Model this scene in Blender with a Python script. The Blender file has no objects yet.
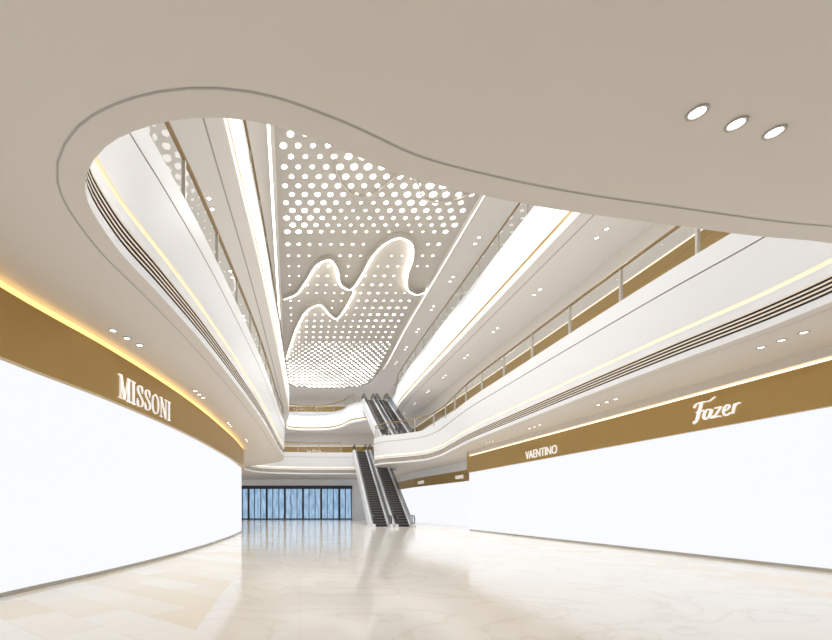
import bpy, math, bmesh
from mathutils import Vector, Matrix
from mathutils.geometry import tessellate_polygon

scene = bpy.context.scene
scene.view_settings.view_transform = 'Standard'
scene.view_settings.look = 'None'
scene.view_settings.exposure = 0.0

# ------------------------------------------------------------ materials
def mat(name, col, rough=0.5, metal=0.0, emit=None, es=0.0, spec=0.5, noise=0.0, nscale=3.0):
    m = bpy.data.materials.new(name); m.use_nodes = True
    nt = m.node_tree; b = nt.nodes['Principled BSDF']
    b.inputs['Base Color'].default_value = (*col, 1)
    b.inputs['Roughness'].default_value = rough
    b.inputs['Metallic'].default_value = metal
    b.inputs['Specular IOR Level'].default_value = spec
    if emit:
        b.inputs['Emission Color'].default_value = (*emit, 1)
        b.inputs['Emission Strength'].default_value = es
    if noise > 0:
        tc = nt.nodes.new('ShaderNodeTexCoord'); n = nt.nodes.new('ShaderNodeTexNoise')
        n.inputs['Scale'].default_value = nscale
        mr = nt.nodes.new('ShaderNodeMapRange')
        mr.inputs['To Min'].default_value = max(0, rough - noise); mr.inputs['To Max'].default_value = rough + noise
        nt.links.new(tc.outputs['Object'], n.inputs['Vector'])
        nt.links.new(n.outputs['Fac'], mr.inputs['Value'])
        nt.links.new(mr.outputs['Result'], b.inputs['Roughness'])
    return m

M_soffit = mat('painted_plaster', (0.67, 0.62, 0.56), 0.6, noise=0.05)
M_soffit2 = mat('plaster_upper_brightened', (0.82, 0.775, 0.715), 0.6, noise=0.05)  # lighter copy of the lower soffit plaster, upper levels' brightness put into colour
M_white = mat('white_panel', (0.84, 0.855, 0.885), 0.32, noise=0.04)
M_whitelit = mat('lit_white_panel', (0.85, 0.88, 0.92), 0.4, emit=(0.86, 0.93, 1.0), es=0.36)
M_groove = mat('groove', (0.42, 0.39, 0.36), 0.7)
M_dark = mat('dark_grille', (0.08, 0.07, 0.065), 0.6)
M_gold = mat('gold_metal', (0.46, 0.30, 0.10), 0.34, 0.45, noise=0.06)
M_cream = mat('cream_panel', (0.84, 0.75, 0.64), 0.5)
M_warm = mat('warm_led', (1, .85, .65), 0.5, emit=(1.0, 0.86, 0.66), es=1.1)
M_yellow = mat('yellow_led', (1, .7, .3), 0.5, emit=(1.0, 0.68, 0.24), es=1.2)
M_led = mat('white_led', (1, 1, 1), 0.5, emit=(1.0, 0.97, 0.92), es=5.5)
M_dot = mat('ceiling_dot_light', (1, 1, 1), 0.5, emit=(1.0, 0.98, 0.94), es=6.0)
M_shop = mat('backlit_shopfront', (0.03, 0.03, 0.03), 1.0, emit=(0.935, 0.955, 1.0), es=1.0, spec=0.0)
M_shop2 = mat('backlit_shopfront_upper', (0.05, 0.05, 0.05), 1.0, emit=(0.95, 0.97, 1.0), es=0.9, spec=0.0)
M_panel = mat('perforated_panel', (0.58, 0.535, 0.475), 0.6)
M_rail = mat('brass_handrail', (0.30, 0.20, 0.09), 0.35, 0.4)
M_post = mat('brushed_post', (0.60, 0.56, 0.50), 0.35, 0.5)
M_black = mat('black_rubber', (0.02, 0.02, 0.021), 0.35)
M_step = mat('step_metal', (0.07, 0.07, 0.072), 0.4, 0.5)
M_steel = mat('steel', (0.6, 0.6, 0.6), 0.3, 0.8)
M_frame = mat('door_frame', (0.035, 0.04, 0.05), 0.4, 0.3)
M_sign = mat('sign_letter', (0.95, 0.95, 0.95), 0.4, emit=(1, 1, 1), es=0.4)
M_base = mat('baseboard', (0.50, 0.475, 0.43), 0.4)

def glassmat(name, col, fac):
    m = bpy.data.materials.new(name); m.use_nodes = True
    nt = m.node_tree; nt.nodes.clear()
    o = nt.nodes.new('ShaderNodeOutputMaterial'); t = nt.nodes.new('ShaderNodeBsdfTransparent')
    g = nt.nodes.new('ShaderNodeBsdfGlossy'); mx = nt.nodes.new('ShaderNodeMixShader')
    t.inputs['Color'].default_value = (*col, 1); g.inputs['Roughness'].default_value = 0.02
    mx.inputs['Fac'].default_value = fac
    nt.links.new(t.outputs[0], mx.inputs[1]); nt.links.new(g.outputs[0], mx.inputs[2])
    nt.links.new(mx.outputs[0], o.inputs[0])
    return m
M_glass = glassmat('clear_glass', (0.95, 0.97, 0.97), 0.08)
M_dglass = glassmat('smoked_glass', (0.72, 0.73, 0.74), 0.12)

def doorglass():
    m = bpy.data.materials.new('entrance_glass'); m.use_nodes = True
    nt = m.node_tree; b = nt.nodes['Principled BSDF']
    tc = nt.nodes.new('ShaderNodeTexCoord'); n = nt.nodes.new('ShaderNodeTexNoise')
    mp = nt.nodes.new('ShaderNodeMapping'); mp.inputs['Scale'].default_value = (0.7, 1, 0.15)
    cr = nt.nodes.new('ShaderNodeValToRGB')
    cr.color_ramp.elements[0].position = 0.35; cr.color_ramp.elements[0].color = (0.22, 0.38, 0.58, 1)
    cr.color_ramp.elements[1].position = 0.65; cr.color_ramp.elements[1].color = (0.48, 0.68, 0.92, 1)
    nt.links.new(tc.outputs['Object'], mp.inputs['Vector']); nt.links.new(mp.outputs[0], n.inputs['Vector'])
    nt.links.new(n.outputs['Fac'], cr.inputs['Fac']); nt.links.new(cr.outputs['Color'], b.inputs['Emission Color'])
    b.inputs['Emission Strength'].default_value = 0.8; b.inputs['Base Color'].default_value = (0.1, 0.2, 0.3, 1)  # outdoor light behind the doors painted as blue glow in the panes
    b.inputs['Roughness'].default_value = 0.1
    return m
M_doorglass = doorglass()

def floormat():
    m = bpy.data.materials.new('polished_marble'); m.use_nodes = True
    nt = m.node_tree; b = nt.nodes['Principled BSDF']; N = nt.nodes; L = nt.links
    tc = N.new('ShaderNodeTexCoord'); sep = N.new('ShaderNodeSeparateXYZ'); L.new(tc.outputs['Object'], sep.inputs[0])
    def math_(op, a, bb=None):
        n = N.new('ShaderNodeMath'); n.operation = op
        for i, v in enumerate((a, bb)):
            if v is None: continue
            if isinstance(v, (int, float)): n.inputs[i].default_value = v
            else: L.new(v, n.inputs[i])
        return n.outputs[0]
    X, Y = sep.outputs[0], sep.outputs[1]
    s = math_('MULTIPLY', math_('SINE', math_('MULTIPLY', Y, 0.16)), 0.45)
    xl = math_('ADD', X, s)
    left = math_('LESS_THAN', xl, -0.95)
    right = math_('GREATER_THAN', math_('ADD', X, math_('MULTIPLY', s, -1.5)), 8.2)
    side = math_('MAXIMUM', left, right)
    mp = N.new('ShaderNodeMapping'); mp.inputs['Rotation'].default_value = (0, 0, math.radians(38))
    L.new(tc.outputs['Object'], mp.inputs['Vector'])
    br = N.new('ShaderNodeTexBrick'); br.inputs['Scale'].default_value = 1.0
    br.inputs['Brick Width'].default_value = 1.3; br.inputs['Row Height'].default_value = 0.65
    br.inputs['Mortar Size'].default_value = 0.004; br.inputs['Bias'].default_value = -0.05
    br.inputs['Color1'].default_value = (0.89, 0.865, 0.80, 1); br.inputs['Color2'].default_value = (0.82, 0.71, 0.52, 1)
    br.inputs['Mortar'].default_value = (0.74, 0.68, 0.59, 1)
    L.new(mp.outputs[0], br.inputs['Vector'])
    no = N.new('ShaderNodeTexNoise'); no.inputs['Scale'].default_value = 0.4; no.inputs['Detail'].default_value = 9
    no.inputs['Distortion'].default_value = 2.0
    L.new(tc.outputs['Object'], no.inputs['Vector'])
    cr = N.new('ShaderNodeValToRGB')
    cr.color_ramp.elements[0].position = 0.42; cr.color_ramp.elements[0].color = (0.885, 0.865, 0.825, 1)
    cr.color_ramp.elements[1].position = 0.58; cr.color_ramp.elements[1].color = (0.885, 0.865, 0.825, 1)
    v = cr.color_ramp.elements.new(0.5); v.color = (0.80, 0.765, 0.70, 1)
    v1 = cr.color_ramp.elements.new(0.48); v1.color = (0.865, 0.845, 0.80, 1)
    v2 = cr.color_ramp.elements.new(0.52); v2.color = (0.865, 0.845, 0.80, 1)
    L.new(no.outputs['Fac'], cr.inputs['Fac'])
    br2 = N.new('ShaderNodeTexBrick'); br2.inputs['Scale'].default_value = 1.0
    br2.inputs['Brick Width'].default_value = 1.6; br2.inputs['Row Height'].default_value = 1.6; br2.offset = 0
    br2.inputs['Mortar Size'].default_value = 0.004
    br2.inputs['Color1'].default_value = (1, 1, 1, 1); br2.inputs['Color2'].default_value = (0.98, 0.975, 0.965, 1)
    br2.inputs['Mortar'].default_value = (0.92, 0.90, 0.87, 1)
    L.new(tc.outputs['Object'], br2.inputs['Vector'])
    mu = N.new('ShaderNodeMix'); mu.data_type = 'RGBA'; mu.blend_type = 'MULTIPLY'; mu.inputs[0].default_value = 1
    L.new(cr.outputs[0], mu.inputs[6]); L.new(br2.outputs['Color'], mu.inputs[7])
    mx = N.new('ShaderNodeMix'); mx.data_type = 'RGBA'
    L.new(side, mx.inputs[0]); L.new(mu.outputs[2], mx.inputs[6]); L.new(br.outputs['Color'], mx.inputs[7])
    L.new(mx.outputs[2], b.inputs['Base Color'])
    b.inputs['Roughness'].default_value = 0.11
    b.inputs['Specular IOR Level'].default_value = 0.35
    return m
M_floor = floormat()

# ------------------------------------------------------------ helpers
def obj(name, verts, faces, mats, fm=None, smooth=False, parent=None):
    me = bpy.data.meshes.new(name); me.from_pydata(verts, [], faces)
    for m in (mats if isinstance(mats, (list, tuple)) else [mats]): me.materials.append(m)
    if fm:
        for p, i in zip(me.polygons, fm): p.material_index = i
    if smooth:
        for p in me.polygons: p.use_smooth = True
    me.update()
    o = bpy.data.objects.new(name, me); scene.collection.objects.link(o)
    if parent: o.parent = parent
    return o

def empty(name, loc=(0, 0, 0)):
    e = bpy.data.objects.new(name, None); e.location = loc; e.empty_display_size = 0.2
    scene.collection.objects.link(e); return e

def spline(pts, closed=True, step=0.3):
    P = [Vector((p[0], p[1])) for p in pts]; n = len(P); out = []
    rng = range(n) if closed else range(n - 1)
    for i in rng:
        if closed: p0, p1, p2, p3 = P[(i-1) % n], P[i], P[(i+1) % n], P[(i+2) % n]
        else: p0, p1, p2, p3 = P[max(i-1, 0)], P[i], P[i+1], P[min(i+2, n-1)]
        def tj(ti, a, b): return ti + max((b-a).length, 1e-4) ** 0.5
        if (p1-p0).length < 1e-5: p0 = p1 - (p2-p1)
        if (p3-p2).length < 1e-5: p3 = p2 + (p2-p1)
        t0 = 0; t1 = tj(t0, p0, p1); t2 = tj(t1, p1, p2); t3 = tj(t2, p2, p3)
        k = max(1, int((p2-p1).length / step))
        for j in range(k):
            t = t1 + (t2-t1) * j / k
            A1 = p0*((t1-t)/(t1-t0)) + p1*((t-t0)/(t1-t0))
            A2 = p1*((t2-t)/(t2-t1)) + p2*((t-t1)/(t2-t1))
            A3 = p2*((t3-t)/(t3-t2)) + p3*((t-t2)/(t3-t2))
            B1 = A1*((t2-t)/(t2-t0)) + A2*((t-t0)/(t2-t0))
            B2 = A2*((t3-t)/(t3-t1)) + A3*((t-t1)/(t3-t1))
            out.append(B1*((t2-t)/(t2-t1)) + B2*((t-t1)/(t2-t1)))
    if not closed: out.append(P[-1].copy())
    return out

def area(p): return 0.5*sum(p[i].x*p[(i+1) % len(p)].y - p[(i+1) % len(p)].x*p[i].y for i in range(len(p)))

def normals(path, closed):
    n = len(path); out = []
    for i in range(n):
        a = path[(i-1) % n] if (closed or i > 0) else path[i]
        b = path[(i+1) % n] if (closed or i < n-1) else path[i]
        t = (b-a).normalized(); out.append(Vector((t.y, -t.x)))
    return out

def offset(path, d, closed=True):
    N = normals(path, closed); return [p + q*d for p, q in zip(path, N)]

def sweep(name, path, closed, profile, mats, segm, parent=None, smooth=True, closeprof=False, keep=None):
    N = normals(path, closed); n = len(path); V = []; F = []; FM = []
    segs = [(profile[i], profile[i+1]) for i in range(len(profile)-1)]
    if closeprof: segs.append((profile[-1], profile[0]))
    for si, (a, b) in enumerate(segs):
        base = len(V)
        for p, q in zip(path, N):
            V.append((p.x+q.x*a[0], p.y+q.y*a[0], a[1])); V.append((p.x+q.x*b[0], p.y+q.y*b[0], b[1]))
        for i in range(n if closed else n-1):
            j = (i+1) % n
            if keep and not (keep(path[i]) and keep(path[j])): continue
            F.append((base+2*i, base+2*j, base+2*j+1, base+2*i+1)); FM.append(segm[si] if isinstance(segm, list) else segm)
    return obj(name, V, F, mats, FM, smooth, parent)

def plate(name, outer, hole, z, m, parent=None):
    loops = [[Vector((p[0], p[1], 0)) for p in outer]]
    if hole: loops.append([Vector((p.x, p.y, 0)) for p in hole])
    tris = tessellate_polygon(loops)
    V = [(p.x, p.y, z) for l in loops for p in l]
    return obj(name, V, [tuple(t) for t in tris], m, parent=parent)

def boxes(name, L, mats, parent=None, fmi=None):
    V = []; F = []; FM = []
    for k, (x0, x1, y0, y1, z0, z1) in enumerate(L):
        b = len(V)
        V += [(x0, y0, z0), (x1, y0, z0), (x1, y1, z0), (x0, y1, z0), (x0, y0, z1), (x1, y0, z1), (x1, y1, z1), (x0, y1, z1)]
        F += [(b, b+3, b+2, b+1), (b+4, b+5, b+6, b+7), (b, b+1, b+5, b+4), (b+1, b+2, b+6, b+5), (b+2, b+3, b+7, b+6), (b+3, b, b+4, b+7)]
        FM += [fmi[k] if fmi else 0]*6
    return obj(name, V, F, mats, FM, parent=parent)

def tube(name, pts, r, m, parent=None, seg=8):
    cu = bpy.data.curves.new(name, 'CURVE'); cu.dimensions = '3D'; cu.bevel_depth = r; cu.bevel_resolution = 2
    sp = cu.splines.new('POLY'); sp.points.add(len(pts)-1)
    for i, p in enumerate(pts): sp.points[i].co = (*p, 1)
    cu.use_fill_caps = True
    t = bpy.data.objects.new(name+'_c', cu); scene.collection.objects.link(t)
    dg = bpy.context.evaluated_depsgraph_get()
    me = bpy.data.meshes.new_from_object(t.evaluated_get(dg)); me.name = name
    bpy.data.objects.remove(t)
    me.materials.clear(); me.materials.append(m)
    for p in me.polygons: p.use_smooth = True
    o = bpy.data.objects.new(name, me); scene.collection.objects.link(o)
    if parent: o.parent = parent
    return o

# ------------------------------------------------------------ contours
C2 = [(-2.57, 4.97), (-2.05, 4.38), (-1.25, 4.08), (-0.5, 4.08), (0.3, 4.35), (1.16, 4.75), (2.19, 5.05), (3.3, 5.3), (4.65, 5.53),
      (6.3, 5.8), (7.6, 5.97), (8.9, 6.35), (9.65, 7.2), (9.85, 8.5), (9.75, 11), (9.7, 14), (9.7, 19), (9.75, 24), (10.1, 28), (10.3, 31),
      (9.9, 33.5), (8.6, 35), (7.3, 36), (6.7, 37.5), (7.5, 38.9), (9.0, 39.8), (9.7, 41.5), (9.7, 44), (9.2, 46), (7.5, 46.7), (4, 46.8),
      (0, 46.6), (-4, 45), (-5.3, 42), (-5, 38.5), (-3.2, 36.2), (-1.6, 34), (-1.2, 31), (-1.35, 27), (-1.64, 18), (-1.93, 13.4),
      (-2.26, 9.4), (-2.5, 7.4), (-2.68, 6.0)]
C3 = [(-2.1, 7), (-1.2, 5.5), (1, 5.2), (4, 5.6), (7, 6.2), (9, 7), (9.7, 9), (9.7, 14), (9.7, 25), (9.7, 35), (9.9, 42), (10.4, 46),
      (9.8, 48.3), (7.5, 48.8), (6.2, 50), (5.2, 53), (3.5, 54.8), (0, 55), (-1.5, 54), (-1.6, 50), (-1.2, 45), (-1.3, 35), (-1.45, 27),
      (-1.7, 18), (-2.0, 11)]
c2 = spline(C2, True, 0.2); c3 = spline(C3, True, 0.35)
if area(c2) < 0: c2.reverse()
if area(c3) < 0: c3.reverse()
OUT = [(-15, -9), (19, -9), (19, 66), (-15, 66)]

ZS2, ZF2 = 5.3, 7.74
ZS3, ZF3 = 11.7, 14.0
ZT = 17.5

# ------------------------------------------------------------ slabs
sl2 = empty('ceiling_lower')
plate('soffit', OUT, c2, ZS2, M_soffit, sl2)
plate('upper_floor', OUT, offset(c2, 0.1), ZF2-0.14, M_white, sl2)
sweep('soffit_groove', c2, True, [(0.275, ZS2-0.004), (0.295, ZS2-0.004)], [M_groove], 0, sl2)
prof = [(0, ZS2), (0, 5.46)]; sm = [0]
z = 5.46
for k in range(4):
    prof += [(0.06, z), (0.06, z+0.045), (0.0, z+0.045), (0.0, z+0.085)]; sm += [1, 1, 1, 2]; z += 0.085
prof += [(0, 6.02), (0.12, 6.02), (0.12, 6.07), (-0.03, 6.09), (-0.06, 7.20), (-0.035, 7.21), (-0.035, 7.23), (-0.06, 7.24), (-0.05, ZF2), (0.25, ZF2), (0.25, ZF2-0.14)]
sm += [0, 3, 3, 4, 0, 5, 5, 5, 0, 0, 0]
prof = prof[:1] + prof[1:]
sm[1+16-1] = 2
sweep('fascia', c2, True, prof, [M_white, M_dark, M_cream, M_warm, M_cream, M_groove], sm, sl2)

sl3 = empty('ceiling_upper')
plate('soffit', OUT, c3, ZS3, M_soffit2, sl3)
plate('upper_floor', OUT, offset(c3, 0.1), ZF3-0.14, M_white, sl3)
sweep('soffit_groove', c3, True, [(0.5, ZS3-0.004), (0.55, ZS3-0.004)], [M_groove], 0, sl3)
prof = [(0, ZS3), (0, 11.9), (0.12, 11.9), (0.12, 12.0), (-0.02, 12.02), (-0.02, 12.16), (-0.02, 13.7), (-0.02, ZF3), (0.25, ZF3), (0.25, ZF3-0.14)]
sm = [0, 1, 1, 0, 2, 3, 0, 0, 0]
sweep('fascia', c3, True, prof, [M_white, M_warm, M_gold, M_whitelit], sm, sl3)

# ------------------------------------------------------------ railings
def railing(c, zb, keep, name):
    e = empty(name)
    sweep('glass', c, True, [(0.10, zb), (0.10, zb+1.02)], [M_glass], 0, e, keep=keep)
    prof = [(0.10+0.05*math.cos(a), zb+1.1+0.05*math.sin(a)) for a in [math.pi*2*k/8 for k in range(8)]]
    sweep('handrail', c, True, prof, [M_rail], 0, e, closeprof=True, keep=keep)
    N = normals(c, True); acc = 0; V = []; F = []
    for i in range(len(c)):
        acc += (c[i]-c[i-1]).length
        if acc > 2.25 and keep(c[i]):
            acc = 0; p = c[i]; q = N[i]; t = Vector((-q.y, q.x)); b = len(V)
            for (u, v) in ((-.03, .07), (.03, .07), (.03, .15), (-.03, .15)):
                w = p + t*u + q*v
                V.append((w.x, w.y, zb)); V.append((w.x, w.y, zb+1.06))
            for k in range(4):
                kk = (k+1) % 4; F.append((b+2*k, b+2*kk, b+2*kk+1, b+2*k+1))
    obj('posts', V, F, M_post, parent=e)
railing(c2, ZF2, lambda p: not (p.y > 46 and 4.7 < p.x < 8.9), 'balcony_railing')
railing(c3, ZF3, lambda p: not (p.y > 46 and 6.6 < p.x < 10.4), 'balcony_railing')

# ------------------------------------------------------------ top ceiling
top = empty('ceiling')
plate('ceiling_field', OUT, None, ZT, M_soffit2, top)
pc = spline([(-1.0, 10), (0.5, 8.6), (4, 8.3), (7.5, 8.6), (8.9, 10), (9.0, 14), (9.0, 25), (9.0, 36), (9.1, 48), (8.2, 53), (5, 54.3), (1, 54.3), (-1.6, 52.5),
             (-1.9, 47), (-1.5, 36), (-1.25, 25), (-1.0, 14)], True, 0.5)
if area(pc) < 0: pc.reverse()
pan = empty('perforated_ceiling_panel')
zp = 17.15
plate('panel', [(p.x, p.y) for p in pc], None, zp, M_panel, pan)
sweep('panel_edge', pc, True, [(0, zp), (0, zp-0.06), (0.18, zp-0.06), (0.18, zp+0.02), (0.30, zp+0.1), (0.30, ZT)], [M_soffit2, M_led], [0, 0, 0, 1, 0], pan)
W1 = [(-1.25, 30.6), (-.36, 29.9), (.34, 28.2), (1.13, 26.1), (1.85, 25.7), (2.44, 26.7), (2.88, 28.6), (3.5, 29.2), (3.98, 27.6),
      (4.38, 25.3), (4.92, 24.1), (5.66, 23.6), (6.48, 24.1), (7.0, 25.5), (7.2, 27.6), (7.7, 29.3), (8.5, 29.9), (8.9, 29.5)]
W2 = [(-1.5, 43), (-.94, 39.1), (-.17, 34.6), (.62, 32.1), (1.51, 31.4), (2.37, 32.9), (2.93, 33.7), (3.39, 32.1), (3.74, 29.9)]
wpts = spline(W1, False, 0.5) + spline(W2, False, 0.5)
def inside(x, y, poly):
    c = False; n = len(poly); j = n-1
    for i in range(n):
        a, b = poly[i], poly[j]
        if (a.y > y) != (b.y > y) and x < (b.x-a.x)*(y-a.y)/(b.y-a.y)+a.x: c = not c
        j = i
    return c
inner = offset(pc, -0.35)
V = []; F = []
row = 0; y = 9.0
while y < 54:
    x = -2.0 + (0.32 if row % 2 else 0)
    while x < 9.2:
        if inside(x, y, inner):
            n1 = math.sin(x*1.3+y*0.9)+math.sin(x*0.7-y*0.5+1.0)
            if y < 24: r = 0.150 + 0.026*n1 - max(0, y-19)*0.010
            elif y < 39: r = 0.095 + 0.022*n1
            else: r = min(0.135, 0.085+(y-39)*0.008) + 0.012*n1
            if 24 <= y < 39 and (row % 2 == 1): r = 0
            dw = min((Vector((x, y))-q).length for q in wpts)
            r *= 0.45+0.55*min(1, dw/2.2)
            if dw < 0.35: r = 0
            if r > 0.04:
                b = len(V); K = 16
                for k in range(K):
                    a = 2*math.pi*k/K; V.append((x+r*math.cos(a), y+r*math.sin(a), zp-0.012))
                F.append(tuple(range(b, b+K)))
        x += 0.64
    y += 0.56; row += 1
obj('dot_lights', V, F, M_dot, parent=pan)

def wave(name, pts, lit=True, dep=0.30):
    e = empty(name)
    p = spline(pts, False, 0.15)
    sweep('lip', p, False, [(-0.03, zp), (-0.03, zp-dep), (0.03, zp-dep), (0.03, zp)], [M_panel], 0, e)
    if lit:
        tube('led_tube', [(q.x, q.y, zp-0.22) for q in offset(p, -0.12, False)], 0.08, M_led, e)
wave('ceiling_light_strip', W1)
wave('ceiling_light_strip', W2)
wave('ceiling_fin', [(1.2, 17), (1.5, 18.4), (1.8, 19.6), (2.5, 20.6), (3.5, 20.8), (4.1, 20.1), (4.8, 19.4), (5.6, 19.9), (6.3, 21.0), (7.4, 21.2), (8.8, 20.4)], False, 0.12)

# ------------------------------------------------------------ floor
obj('floor', [(-15, -9, 0), (19, -9, 0), (19, 66, 0), (-15, 66, 0)], [(0, 1, 2, 3)], M_floor)

# ------------------------------------------------------------ ground floor walls
wl = spline([(-5.7, -9), (-5.6, 0), (-5.35, 4), (-5.05, 7), (-4.5, 9.6), (-3.98, 13.3), (-3.68, 18), (-3.62, 24), (-4.0, 27.5), (-5.8, 29.3), (-10, 29.8)], False, 0.4)
e = empty('wall_left')
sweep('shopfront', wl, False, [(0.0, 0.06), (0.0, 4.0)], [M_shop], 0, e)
sweep('sign_band', wl, False, [(0.0, 4.0), (0.14, 4.0), (0.14, 5.14)], [M_gold], 0, e)
sweep('cove_led', wl, False, [(0.14, 5.14), (0.06, 5.18), (0.06, 5.297)], [M_yellow, M_cream], [0, 0], e)
sweep('baseboard_left', wl, False, [(0, 0.07), (0.04, 0.07), (0.04, 0.0)], [M_base], 0)

def poly(pts):
    out = []
    for a, b in zip(pts[:-1], pts[1:]):
        a = Vector(a); b = Vector(b); k = max(1, int((b-a).length/1.0))
        out += [a+(b-a)*j/k for j in range(k)]
    out.append(Vector(pts[-1])); return out
wr = poly([(12.6, -9), (12.5, 9.75), (11.45, 28.0)])
wr.reverse()
e = empty('wall_right')
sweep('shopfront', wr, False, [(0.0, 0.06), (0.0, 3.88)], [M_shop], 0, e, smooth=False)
sweep('sign_band', wr, False, [(0.0, 3.88), (0.14, 3.88), (0.14, 4.95)], [M_gold], 0, e, smooth=False)
sweep('cove_led', wr, False, [(0.14, 4.95), (0.02, 4.97), (0.02, 5.03), (0.14, 5.05), (0.14, 5.297)], [M_warm, M_soffit], [0, 0, 1, 1], e)
boxes('return_wall', [(11.45, 15, 28.0, 28.15, 0, 3.88)], [M_shop], e)
boxes('return_band', [(11.3, 15, 27.99, 28.17, 3.88, 5.29)], [M_gold], e)
sweep('baseboard_right', wr, False, [(0, 0.07), (0.04, 0.07), (0.04, 0.0)], [M_base], 0)
wr2 = poly([(13.9, 28.2), (13.6, 34.7), (12.2, 44), (11.8, 55)]); wr2.reverse()
e2 = empty('wall_right_rear')
sweep('shopfront', wr2, False, [(0.0, 0.0), (0.0, 3.7)], [M_shop], 0, e2, smooth=False)
sweep('sign_band', wr2, False, [(0.0, 3.7), (0.14, 3.7), (0.14, 4.6)], [M_gold], 0, e2, smooth=False)
sweep('bulkhead', wr2, False, [(0.14, 4.6), (0.14, 5.29)], [M_white], 0, e2, smooth=False)

# ------------------------------------------------------------ back wall + entrance
e = empty('wall_back')
boxes('solid', [(-15, -9.2, 55, 55.3, 0, 5.29), (6.9, 19, 55, 55.3, 0, 5.29), (-9.2, 6.9, 55, 55.3, 4.45, 5.29)], [M_white], e)
d = empty('door_1')
boxes('glass', [(-9.2, 6.9, 55.2, 55.25, 0.0, 4.1)], [M_doorglass], d)
L = [(-9.2, 6.9, 54.9, 55.2, 4.02, 4.45), (-9.2, 6.9, 54.95, 55.2, 0, 0.12)]
k = 0; x = -9.2
while x <= 6.95:
    w = 0.13 if k % 3 == 0 else 0.045
    L.append((x-w, x+w, 54.9, 55.19, 0, 4.05)); x += 0.8; k += 1
boxes('frame', L, [M_frame], d)
# ------------------------------------------------------------ upper walls
def upper(name, pts, z0, zg0, zg1, z1, ms, rev):
    p = poly(pts)
    if rev: p.reverse()
    e = empty(name)
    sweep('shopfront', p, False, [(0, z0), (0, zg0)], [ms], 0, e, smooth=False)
    sweep('sign_band', p, False, [(0.0, zg0), (0.14, zg0), (0.14, zg1)], [M_gold], 0, e, smooth=False)
    sweep('bulkhead', p, False, [(0.14, zg1), (0.14, zg1+0.05), (0.14, z1)], [M_warm, M_soffit2], [0, 1], e, smooth=False)
upper('wall_right_upper', [(12.9, -9), (12.7, 40), (12.7, 58)], 7.6, 9.55, 10.25, 11.69, M_shop2, True)
upper('wall_left_upper', [(-6, -9), (-6, 30), (-9, 36), (-9, 58)], 7.6, 9.6, 10.7, 11.69, M_shop2, False)
upper('wall_back_upper', [(-9, 57.5), (12.7, 57.5)], 7.6, 8.9, 10.0, 11.69, M_shop2, False)
upper('wall_right_top', [(13.4, -9), (13.4, 62)], 13.86, 15.9, 16.6, 17.49, M_shop2, True)
upper('wall_left_top', [(-5.8, -9), (-5.8, 62)], 13.86, 15.9, 16.6, 17.49, M_shop2, False)
upper('wall_back_top', [(-5.8, 61), (13.4, 61)], 13.86, 15.6, 16.4, 17.49, M_shop2, False)

# ------------------------------------------------------------ downlights
def downlights(name, pts, z, r=0.066):
    V = []; F = []; FM = []; K = 20
    for (x, y) in pts:
        b = len(V)
        for rr, zz in ((r*1.35, z-0.002), (r*1.3, z-0.016), (r*1.02, z-0.016), (r*0.95, z-0.004)):
            for k in range(K):
                a = 2*math.pi*k/K; V.append((x+rr*math.cos(a), y+rr*math.sin(a), zz))
        for ring in range(3):
            for k in range(K):
                kk = (k+1) % K
                F.append((b+ring*K+k, b+ring*K+kk, b+(ring+1)*K+kk, b+(ring+1)*K+k)); FM.append(0)
        F.append(tuple(b+3*K+k for k in range(K))); FM.append(1)
    obj(name, V, F, [M_groove, M_led], FM)
P = [(3.81, 3.99), (4.31, 4.11), (4.79, 4.2)]
for (x, y, dx, dy) in [(-4.0, 8.9, 0.13, 0.4), (-3.4, 13.5, 0.03, 0.4), (-3.2, 18.5, 0, .4), (-3.0, 23, 0, .4), (10.9, 9.0, 0.0, 0.42), (11.0, 14.5, 0, .42), (10.95, 19, 0, .42), (10.9, 23.5, 0, .42),
                        (2, 49.5, .4, 0), (-3, 49.5, .4, 0), (5.5, 49.5, .4, 0), (0, 52.5, .4, 0), (4, 52.5, .4, 0), (-0.5, 1.2, .34, .1)]:
    P += [(x+dx*k, y+dy*k) for k in range(3)]
downlights('recessed_downlights', P, ZS2)
P = []
for k in range(9):
    P += [(11.2, 11+k*4.2), (11.2, 11.5+k*4.2)]
    P += [(-3.0, 9.5+k*4.2), (-3.0, 10.0+k*4.2)]
downlights('recessed_downlights', P, ZS3, 0.075)
P = []
for k in range(9):
    P += [(10.6, 12+k*4.2), (10.6, 12.6+k*4.2), (-3.0, 12+k*4.2)]
downlights('recessed_downlights', P, ZT, 0.09)

# added fill spots below the ceiling panel, brightening the floor and atrium
for i, yy in enumerate((12, 20, 28, 36, 44)):
    for xx in (1.5, 6.5):
        l = bpy.data.lights.new('atrium_fill_spot', 'SPOT'); l.energy = 1000; l.spot_size = math.radians(120); l.spot_blend = 0.6
        l.shadow_soft_size = 0.3; l.color = (1.0, 0.975, 0.94)
        o = bpy.data.objects.new('atrium_fill_spot', l); o.location = (xx, yy, zp-0.5); scene.collection.objects.link(o)

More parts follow.
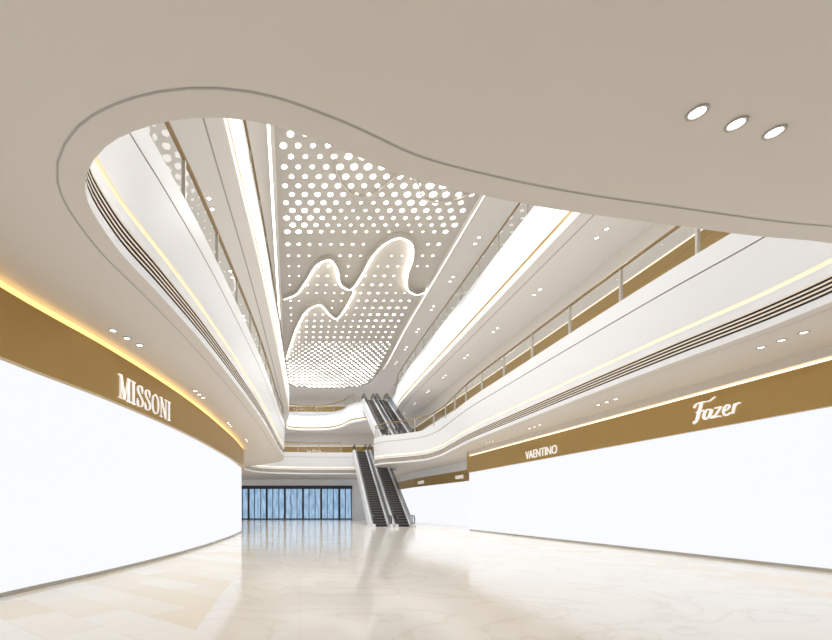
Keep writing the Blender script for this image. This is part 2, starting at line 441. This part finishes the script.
# ------------------------------------------------------------ escalators
def escalator(cx, y0, z0, z1, w=1.2, yaw=0.0):
    e = empty('escalator', (cx, y0, z0)); e.rotation_euler = (0, 0, math.radians(yaw))
    rise = z1-z0; run = rise/math.tan(math.radians(30)); fl = 1.3
    hw = w/2
    n = int(rise/0.21); V = []; F = []; FM = []
    pr = [(-fl, 0.0), (0, 0.0)]
    for k in range(n):
        pr.append((run*k/n, rise*(k+1)/n)); pr.append((run*(k+1)/n, rise*(k+1)/n))
    pr.append((run+fl, rise))
    for (a, b) in pr: V += [(-hw+0.08, a, b+0.02), (hw-0.08, a, b+0.02)]
    for i in range(len(pr)-1):
        F.append((2*i, 2*i+1, 2*i+3, 2*i+2)); FM.append(0)
    obj('steps', V, F, [M_step, M_steel], FM, parent=e)
    boxes('nosings', [(-hw+0.1, hw-0.1, run*k/n-0.012, run*k/n+0.02, rise*(k+1)/n+0.012, rise*(k+1)/n+0.028) for k in range(n)], [M_post], e)
    boxes('comb_plates', [(-hw+.08, hw-.08, -fl, -0.5, 0.0, 0.035), (-hw+.08, hw-.08, run+.5, run+fl, rise, rise+0.035)], [M_steel], e)
    side = [(-fl, 0.0), (-fl, 0.26), (-0.1, 0.26), (run-0.1, rise+0.26), (run+fl, rise+0.26), (run+fl, rise-0.75), (run+0.3, rise-0.75), (1.75, 0.0)]
    def prism(name, poly2, xa, xb, m):
        V = [(xa, a, b) for a, b in poly2] + [(xb, a, b) for a, b in poly2]; k = len(poly2)
        F = [tuple(range(k))[::-1], tuple(range(k, 2*k))] + [(i, (i+1) % k, (i+1) % k+k, i+k) for i in range(k)]
        return obj(name, V, F, m, parent=e)
    for s, nm in ((-1, 'l'), (1, 'r')):
        a, b = sorted((s*(hw-0.08), s*(hw+0.14)))
        prism('side_cladding_'+nm, side, a, b, M_white)
        gl = [(-fl+.3, 0.22), (-fl+.25, 0.85), (-0.1, 0.85), (run-0.1, rise+0.85), (run+fl-.25, rise+0.85), (run+fl-.3, rise+0.22), (run-0.1, rise+0.22), (-0.1, 0.22)]
        prism('balustrade_'+nm, gl, s*hw-0.008, s*hw+0.008, M_dglass)
        hp = []
        for k in range(7):
            t = math.pi*1.5 - math.pi*k/6
            hp.append((s*hw, -fl+.1+0.30*math.cos(t), 0.60+0.30*math.sin(t)))
        hp += [(s*hw, -0.2, 0.90), (s*hw, 0.1, 0.98), (s*hw, run-0.3, rise+0.80), (s*hw, run+0.1, rise+0.90)]
        for k in range(7):
            t = math.pi/2 - math.pi*k/6
            hp.append((s*hw, run+fl-.1+0.30*math.cos(t), rise+0.60+0.30*math.sin(t)))
        tube('handrail_'+nm, hp, 0.04, M_black, e)
    prism('underside', [(1.75, 0.0), (1.9, 0.0), (run+.3, rise-.7), (run+fl, rise-.7), (run+fl, rise-.75), (run+.3, rise-.75)], -hw, hw, M_white)
    return e
escalator(6.35, 33.0, 0.0, ZF2, 1.25, -1.6)
escalator(8.1, 33.0, 0.0, ZF2, 1.25, -1.6)
escalator(8.0, 37.6, ZF2-0.1, ZF3, 1.1)
escalator(9.55, 37.6, ZF2-0.1, ZF3, 1.1)

# ------------------------------------------------------------ signs
def nib(strokes, T, t, ang, depth=0.05):
    V = []; F = []
    nx, ny = math.cos(math.radians(ang))*T, math.sin(math.radians(ang))*T
    for st in strokes:
        fixed = None
        if isinstance(st, tuple): fixed, st = st
        P = spline(st, False, 0.04) if len(st) > 2 else [Vector(st[0]), Vector(st[1])]
        b = len(V)
        for i, p in enumerate(P):
            a = P[max(i-1, 0)]; c = P[min(i+1, len(P)-1)]; d = (c-a).normalized()
            w = fixed if fixed else max(t, abs(d.x*ny-d.y*nx))
            q = Vector((-d.y, d.x))*w*0.5
            for s in (1, -1):
                V.append((p.x+q.x*s, p.y+q.y*s, depth)); V.append((p.x+q.x*s, p.y+q.y*s, 0))
        for i in range(len(P)-1):
            o = b+4*i
            F += [(o, o+2, o+6, o+4), (o, o+4, o+5, o+1), (o+2, o+3, o+7, o+6)]
        F += [(b, b+1, b+3, b+2)]; o = b+4*(len(P)-1); F += [(o, o+2, o+3, o+1)]
    return V, F

def place(verts, p0, p1, zb, push):
    d = (Vector(p1)-Vector(p0)).normalized(); nrm = Vector((d.y, -d.x))
    return [(p0[0]+d.x*v[0]+nrm.x*(v[2]+push), p0[1]+d.y*v[0]+nrm.y*(v[2]+push), zb+v[1]) for v in verts]

def serif(x, y, w=0.24): return (0.04, [(x-w/2, y), (x+w/2, y)])
def shift(S, dx):
    o = []
    for s in S:
        if isinstance(s, tuple): o.append((s[0], [(a+dx, b) for a, b in s[1]]))
        else: o.append([(a+dx, b) for a, b in s])
    return o
LM = [(0.04, [(0.12, 0), (0.14, 1)]), (0.13, [(0.16, 1), (0.42, 0.02)]), (0.04, [(0.42, 0.02), (0.68, 1)]), (0.13, [(0.72, 1), (0.72, 0)]), serif(.12, .02), serif(.72, .02, .32), serif(.1, .98), serif(.75, .98)]
LI = [(0.13, [(0.15, 0), (0.15, 1)]), serif(.15, .02, .30), serif(.15, .98, .30)]
LN = [(0.04, [(0.12, 0), (0.12, 1)]), (0.13, [(0.14, 1), (0.6, 0)]), (0.04, [(0.62, 0), (0.62, 1)]), serif(.12, .02), serif(.1, .98), serif(.62, .98)]
LS = [[(0.46, 0.78), (0.42, 0.92), (0.28, 0.98), (0.13, 0.90), (0.10, 0.74), (0.22, 0.58), (0.40, 0.44), (0.50, 0.26), (0.42, 0.08), (0.26, 0.02), (0.11, 0.08), (0.07, 0.25)], (0.035, [(0.47, 0.66), (0.46, 1.0)]), (0.035, [(0.07, 0.0), (0.06, 0.34)])]
LO = [[(0.36, 0.98), (0.14, 0.82), (0.08, 0.5), (0.14, 0.18), (0.36, 0.02), (0.58, 0.18), (0.64, 0.5), (0.58, 0.82), (0.36, 0.98)]]
S = []; x = 0
for l, w in ((LM, .94), (LI, .40), (LS, .64), (LS, .64), (LO, .80), (LN, .82), (LI, .32)):
    S += shift(l, x); x += w
V, F = nib(S, 0.12, 0.035, 8, 0.035)
sc = 2.75/x
V = [(a*sc, b*0.56, c) for a, b, c in V]
obj('store_sign', place(V, (-4.45, 9.85), (-4.07, 12.6), 4.12, 0.15), F, M_sign)
S = [(0.13, [(0.42, 1.0), (0.30, 0.5), (0.18, 0.08), (0.05, 0.0)]), [(0.08, 0.80), (0.20, 0.98), (0.45, 1.0), (0.75, 0.98), (0.98, 1.12)], (0.06, [(0.18, 0.52), (0.52, 0.56)]),
     [(0.80, 0.52), (0.66, 0.56), (0.54, 0.40), (0.52, 0.16), (0.60, 0.08), (0.74, 0.20), (0.84, 0.50)], (0.08, [(0.84, 0.52), (0.78, 0.2), (0.84, 0.08), (0.94, 0.16)]),
     (0.06, [(0.96, 0.54), (1.22, 0.54)]), (0.07, [(1.22, 0.54), (0.92, 0.08)]), (0.06, [(0.92, 0.08), (1.08, 0.10), (1.22, 0.06)]),
     (0.07, [(1.32, 0.30), (1.48, 0.36), (1.54, 0.50), (1.44, 0.56), (1.32, 0.40), (1.31, 0.18), (1.40, 0.06), (1.58, 0.14)]),
     (0.09, [(1.74, 0.54), (1.66, 0.08)]), (0.07, [(1.70, 0.36), (1.82, 0.52), (1.94, 0.52)])]
V, F = nib(S, 0.12, 0.05, 10, 0.035)
sx = 1.35/1.95
V = [(a*sx, b*0.58, c) for a, b, c in V]
def rx(y): return 12.5-(y-9.75)*0.0575
obj('store_sign', place(V, (rx(12.9), 12.9), (rx(11.55), 11.55), 4.12, 0.15), F, M_sign)

def textsign(s, size, p0, p1, zb, push, width):
    cu = bpy.data.curves.new('t', 'FONT'); cu.body = s; cu.size = size; cu.extrude = 0.02; cu.offset = -0.004
    t = bpy.data.objects.new('t', cu); scene.collection.objects.link(t)
    dg = bpy.context.evaluated_depsgraph_get(); me = bpy.data.meshes.new_from_object(t.evaluated_get(dg))
    bpy.data.objects.remove(t)
    xs = [v.co.x for v in me.vertices]; k = width/(max(xs)-min(xs)); x0 = min(xs)
    P = place([((v.co.x-x0)*k, v.co.y, v.co.z+0.02) for v in me.vertices], p0, p1, zb, push)
    for v, p in zip(me.vertices, P): v.co = p
    me.materials.clear(); me.materials.append(M_sign); me.name = 'store_sign'
    o = bpy.data.objects.new('store_sign', me); scene.collection.objects.link(o)
textsign('VAENTINO', 0.58, (rx(21.5), 21.5), (rx(19.0), 19.0), 4.02, 0.15, 2.4)
textsign('HERMES', 0.45, (13.47, 35.6), (13.6, 34.6), 3.95, 0.16, 1.3)
textsign('LOEWE', 0.45, (12.35, 43), (12.5, 42), 3.95, 0.16, 1.4)
textsign('La Perla', 0.5, (1.0, 57.35), (3.0, 57.35), 9.2, 0.02, 1.9)

# ------------------------------------------------------------ world / camera
w = bpy.data.worlds.new('World'); scene.world = w; w.use_nodes = True
w.node_tree.nodes['Background'].inputs[0].default_value = (1.0, 0.98, 0.955, 1)
w.node_tree.nodes['Background'].inputs[1].default_value = 0.95

cam = bpy.data.cameras.new('camera'); co = bpy.data.objects.new('camera', cam); scene.collection.objects.link(co)
co.location = (0, 0, 1.5); co.rotation_euler = (math.radians(90), 0, 0)
cam.sensor_width = 36; cam.lens = 18.0; cam.shift_x = 116/832; cam.shift_y = 188/832; cam.clip_end = 300
scene.camera = co
